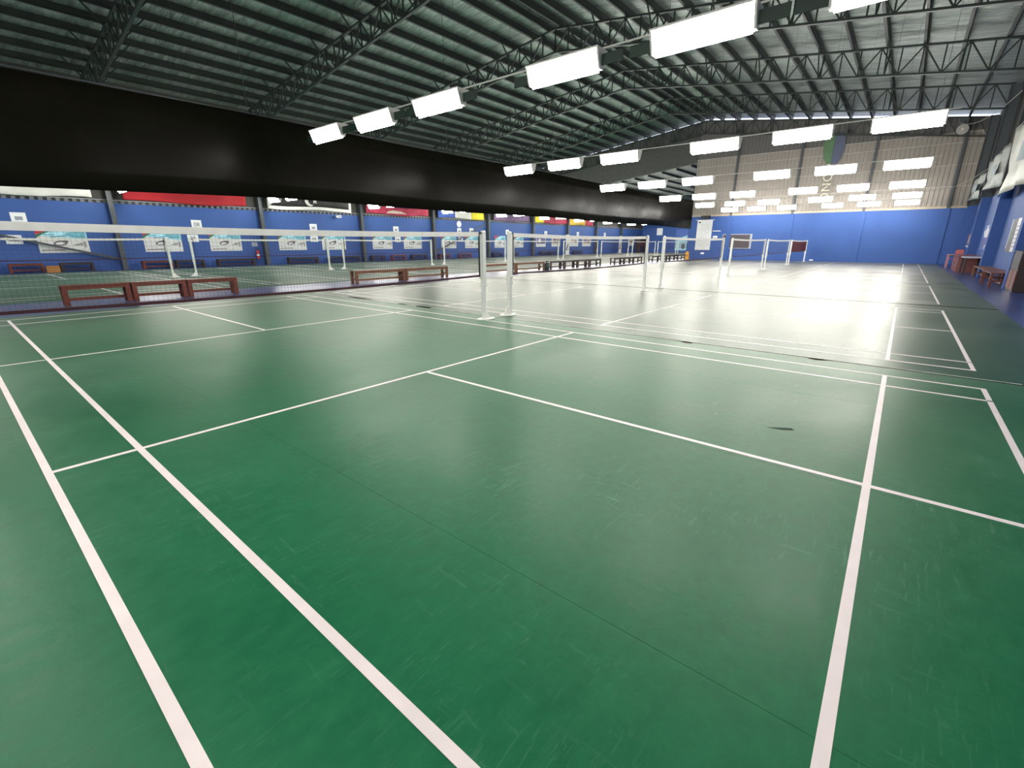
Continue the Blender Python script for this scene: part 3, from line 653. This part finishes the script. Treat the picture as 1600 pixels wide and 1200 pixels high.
# far wall of the left bay: tall pale banner
p = Flat('wall_banner', 'tall pale blue printed banner on the farthest wall beyond the curtain', 'banner', (XA-.002, 21.0, .3), (0, -1.75, 0), (0, 0, 3.0), (-1, 0, 0)); p.rect(0, 1, 0, 1, 'banner_sheet', M_SKY); p.poly([(0, 1), (1, 1), (1, .72), (.5, .62), (0, .6)], 'blue_print', M_PBLUE, 1); p.poly(ell(.7, .2, .16, .14), 'figure_print', M_PDARK, 1)
p = Flat('notice_sheet', 'small white sheet high on the farthest wall beyond the curtain', 'sign', (XA-.002, 24.0, 2.5), (0, -.9, 0), (0, 0, 1.0), (-1, 0, 0)); p.rect(0, 1, 0, 1, 'sheet', M_PAPER)
# wall fan under the roof in the right corner
f_ = thing('wall_fan', 'grey wall fan hanging high in the right corner of the end wall', 'fan', (39.6, -7.2, 8.35)); MB().box(.05, .45, -.2, .2, -.1, .5).build('mount', M_STEELGREY, f_)
MB().cyl((-.02, 0, -.2), (-.14, 0, -.2), .30, 20).build('fan_cage', mat('fan_grey', (.35, .34, .32), .5, var=.1), f_); MB().cyl((-.141, 0, -.2), (-.2, 0, -.2), .07, 12).build('hub', M_HOUSING, f_)
MB().box(-.05, .05, -.03, .03, -.2, .3).build('stem', M_STEELGREY, f_)

# ---------------------------------------------------------------- right wall things
YRW = YR+.002
def rflat(name, label, cat, x0, x1, z0, z1, group=None): return Flat(name, label, cat, (x0, YRW, z0), (x1-x0, 0, 0), (0, 0, z1-z0), (0, 1, 0), group)
p = rflat('wall_poster', 'large dark and white poster on the right wall near the picture edge', 'poster', 22.6, 19.9, 1.05, 2.2, 'posters on the right wall'); p.rect(0, 1, 0, 1, 'poster_sheet', M_PDARK); p.rect(.42, .68, .02, 1, 'white_column', M_PRINT, 1); p.poly(ell(.2, .55, .12, .3), 'figure_print', mat('print_moss', (.10, .14, .13), .6, var=.4, scale=5), 1); p.rect(0, .04, .1, 1, 'pale_edge', M_PRINT, 1); p.poly(ell(.84, .6, .1, .25), 'figure_print', M_SKIN, 1)
for k in range(6): p.rect(.45, .65, .15+k*.12, .18+k*.12, 'text_line', mat('number_grey', (0, 0, 0)), 2)
p = rflat('wall_poster', 'poster of a player in white on the right wall', 'poster', 30.9, 28.3, 1.05, 2.2, 'posters on the right wall'); p.rect(0, 1, 0, 1, 'poster_sheet', M_PBLUE); p.poly([(.3, .5), (.7, .5), (.9, .8), (.6, .85), (.6, .98), (.4, .98), (.4, .85), (.1, .75)], 'figure_print', M_PRINT, 1); p.poly([(.3, .1), (.7, .1), (.7, .49), (.3, .49)], 'figure_print', M_VIOLET, 1); p.rect(.7, .95, .03, .2, 'caption', M_PRINT, 2)
p = rflat('wall_poster', 'farthest small poster on the right wall', 'poster', 38.6, 36.3, 1.1, 1.9, 'posters on the right wall'); p.rect(0, 1, 0, 1, 'poster_sheet', M_VIOLET); p.rect(.3, .7, .3, .95, 'photo_print', M_SKIN, 1); p.rect(.1, .9, .02, .16, 'caption', M_PRINT, 1)
for k, (x, z) in enumerate(((26.2, 2.6), (19.0, 2.7))):
    p = rflat('court_sign', f'small white sheet on the right wall, {["left", "right"][k]} one', 'sign', x+.2, x-.2, z, z+.45, 'sheets on the right wall'); p.rect(0, 1, 0, 1, 'sheet', M_PAPER)
def tarp(x0, x1, z0, z1, label, m, seed):
    T = thing('hanging_tarp', label, 'tarp', (x0, YR+.32, z0), 0, 'tarps above the right wall'); rnd = random.Random(seed); ph = [rnd.uniform(0, 6) for _ in range(3)]
    q = MB(); nu, nw = 40, 12
    for i in range(nu+1):
        for j in range(nw+1):
            u, v = i/nu, j/nw; q.v.append((u*(x1-x0), .10+.07*math.sin(u*14+ph[0]+v*3)+.05*math.sin(v*9+u*5+ph[1])*(1-v), v*(z1-z0)+.08*math.sin(u*5+ph[2])*(1-v)))
    for i in range(nu):
        for j in range(nw): k = i*(nw+1)+j; q.f.append((k, k+nw+1, k+nw+2, k+1))
    o = q.build('tarp_sheet', m, T, True); o.modifiers.new('thick', 'SOLIDIFY').thickness = .005
    MB().cyl((0, .1, z1-z0+.02), (x1-x0, .1, z1-z0+.02), .02, 6).build('top_rope', M_STEELGREY, T)
    MB().prism([(.15*(x1-x0), .3*(z1-z0)), (.45*(x1-x0), .35*(z1-z0)), (.4*(x1-x0), .6*(z1-z0)), (.2*(x1-x0), .62*(z1-z0))], lambda a, c: (a, .235, c), lambda a, c: (a, .24, c)).build('print_patch', mat('faded_print', (.20, .26, .30), .6, var=.3, scale=2), T)
TM = mat('tarp_pale', (.52, .52, .48), .6, var=.15, scale=1.5)
tarp(18.2, 24.5, 3.15, 5.6, 'large pale grey tarp hung above the right wall at the picture edge', TM, 11)
tarp(25.5, 31.4, 3.75, 5.2, 'crumpled pale tarp with blue print above the right wall', mat('tarp_grey', (.34, .36, .34), .6, var=.3, scale=1.5), 12)
tarp(32.6, 38.6, 3.75, 4.9, 'farthest crumpled grey tarp above the right wall', mat('tarp_grey', (0, 0, 0)), 13)
# benches, table, cabinet, chairs along the right wall
bench(20.9, 24.4, -8.42, M_TANWOOD, 'long brown bench against the right wall between the piers', 'benches along the right wall', .5, .45)
e = thing('tall_cabinet', 'dark brown cabinet standing beside the pier at the right picture edge', 'cabinet', (16.98, -8.68, 0))
MB().box(-.62, .62, -.06, .25, .004, 1.12).build('cabinet_body', M_DARKWOOD, e); MB().box(-.60, -.02, .252, .265, .08, .60).build('door', M_BROWNWOOD, e); MB().box(.02, .60, .252, .265, .08, .60).build('door', M_BROWNWOOD, e)
MB().box(-.60, .60, .252, .265, .64, 1.08).build('upper_panel', M_DARKWOOD, e); MB().box(-.64, .64, -.065, .28, 1.122, 1.15).build('cabinet_top', M_DARKWOOD, e)
bench(18.2, 20.5, -8.40, M_BROWNWOOD, 'brown bench next to the pier at the right picture edge', 'benches along the right wall', .6, .45)
e = thing('side_table', 'table with pale top and dark legs by the right wall', 'table', (27.0, -8.32, 0)); MB().box(-1.0, 1.0, -.35, .35, .72, .76).build('table_top', mat('table_pale', (.45, .50, .60), .4, var=.05), e)
for s in (-1, 1):
    for t in (-1, 1): MB().box(s*.9-.04, s*.9+.04, t*.28-.04, t*.28+.04, .004, .72).build('leg', M_DARKWOOD, e)
e = thing('wooden_cabinet', 'low red-brown wooden cabinet by the right wall', 'cabinet', (29.9, -8.28, 0)); CW = mat('cabinet_red_brown', (.16, .045, .04), .5, var=.25, scale=2, stretch=(1, 6, 6))
MB().box(-1.6, 1.6, -.35, .35, .004, .74).build('cabinet_body', CW, e); MB().box(-1.65, 1.65, -.40, .40, .742, .78).build('cabinet_top', CW, e)
for s in (-1, 1): d_ = MB().box(s*.8-.72, s*.8+.72, .352, .37, .08, .70).build('door', CW, e); MB().cyl((s*.15, .371, .42), (s*.15, .40, .42), .025, 8).build('knob', M_BLACK, d_)
e = thing('side_table', 'small pinkish table with thin legs before the red chairs', 'table', (34.6, -8.2, 0)); PKM = mat('pink_laminate', (.45, .22, .22), .5, var=.05); MB().box(-.7, .7, -.4, .4, .70, .73).build('table_top', PKM, e)
for s in (-1, 1):
    for t in (-1, 1): MB().box(s*.64-.02, s*.64+.02, t*.35-.02, t*.35+.02, .004, .70).build('leg', PKM, e)
def plastic_chair(x, y, z, rz, label):
    T = thing('plastic_chair', label, 'chair', (x, y, z), rz); m = mat('red_plastic', (.30, .06, .065), .4, var=.05)
    MB().box(-.22, .22, -.22, .22, .42, .45).build('seat', m, T)
    MB().prism([(-.22, .46), (.22, .46), (.25, .88), (.20, .98), (-.20, .98), (-.25, .88)], lambda a, c: (-.20-.1*(c-.46), a, c), lambda a, c: (-.225-.1*(c-.46), a, c)).build('backrest', m, T)
    for s in (-1, 1):
        for t in (-1, 1): MB().bar((s*.19, t*.19, .42), (s*.24, t*.24, .004), .05, .04).build('leg', m, T)
        MB().bar((.20, s*.24, .62), (-.22, s*.24, .66), .05, .03).bar((.20, s*.24, .62), (.20, s*.22, .44), .05, .03).build('armrest', m, T)
for k in range(1): plastic_chair(36.3, -8.25, k*.16, math.pi*.75, 'red plastic chair in the far right corner of the hall')
# drooping cables near the right wall
for k, (a, c, sag, lab) in enumerate((((31.9, -6.2, 4.1), (33, -8.5, 5.2), .35, 'drooping pale cable from the lamp rows to the right wall, lower one'), ((39.3, -7.0, 8.5), (30, -8.6, 8.0), .5, 'drooping pale cable high in the right corner'))):
    a, c = Vector(a), Vector(c); pts = [a.lerp(c, t/14)-Vector((0, 0, sag*4*(t/14)*(1-t/14))) for t in range(15)]
    tag(MB().tube(pts, .014).build('hanging_cable', M_HOUSING), lab, 'cable', 'drooping cables')
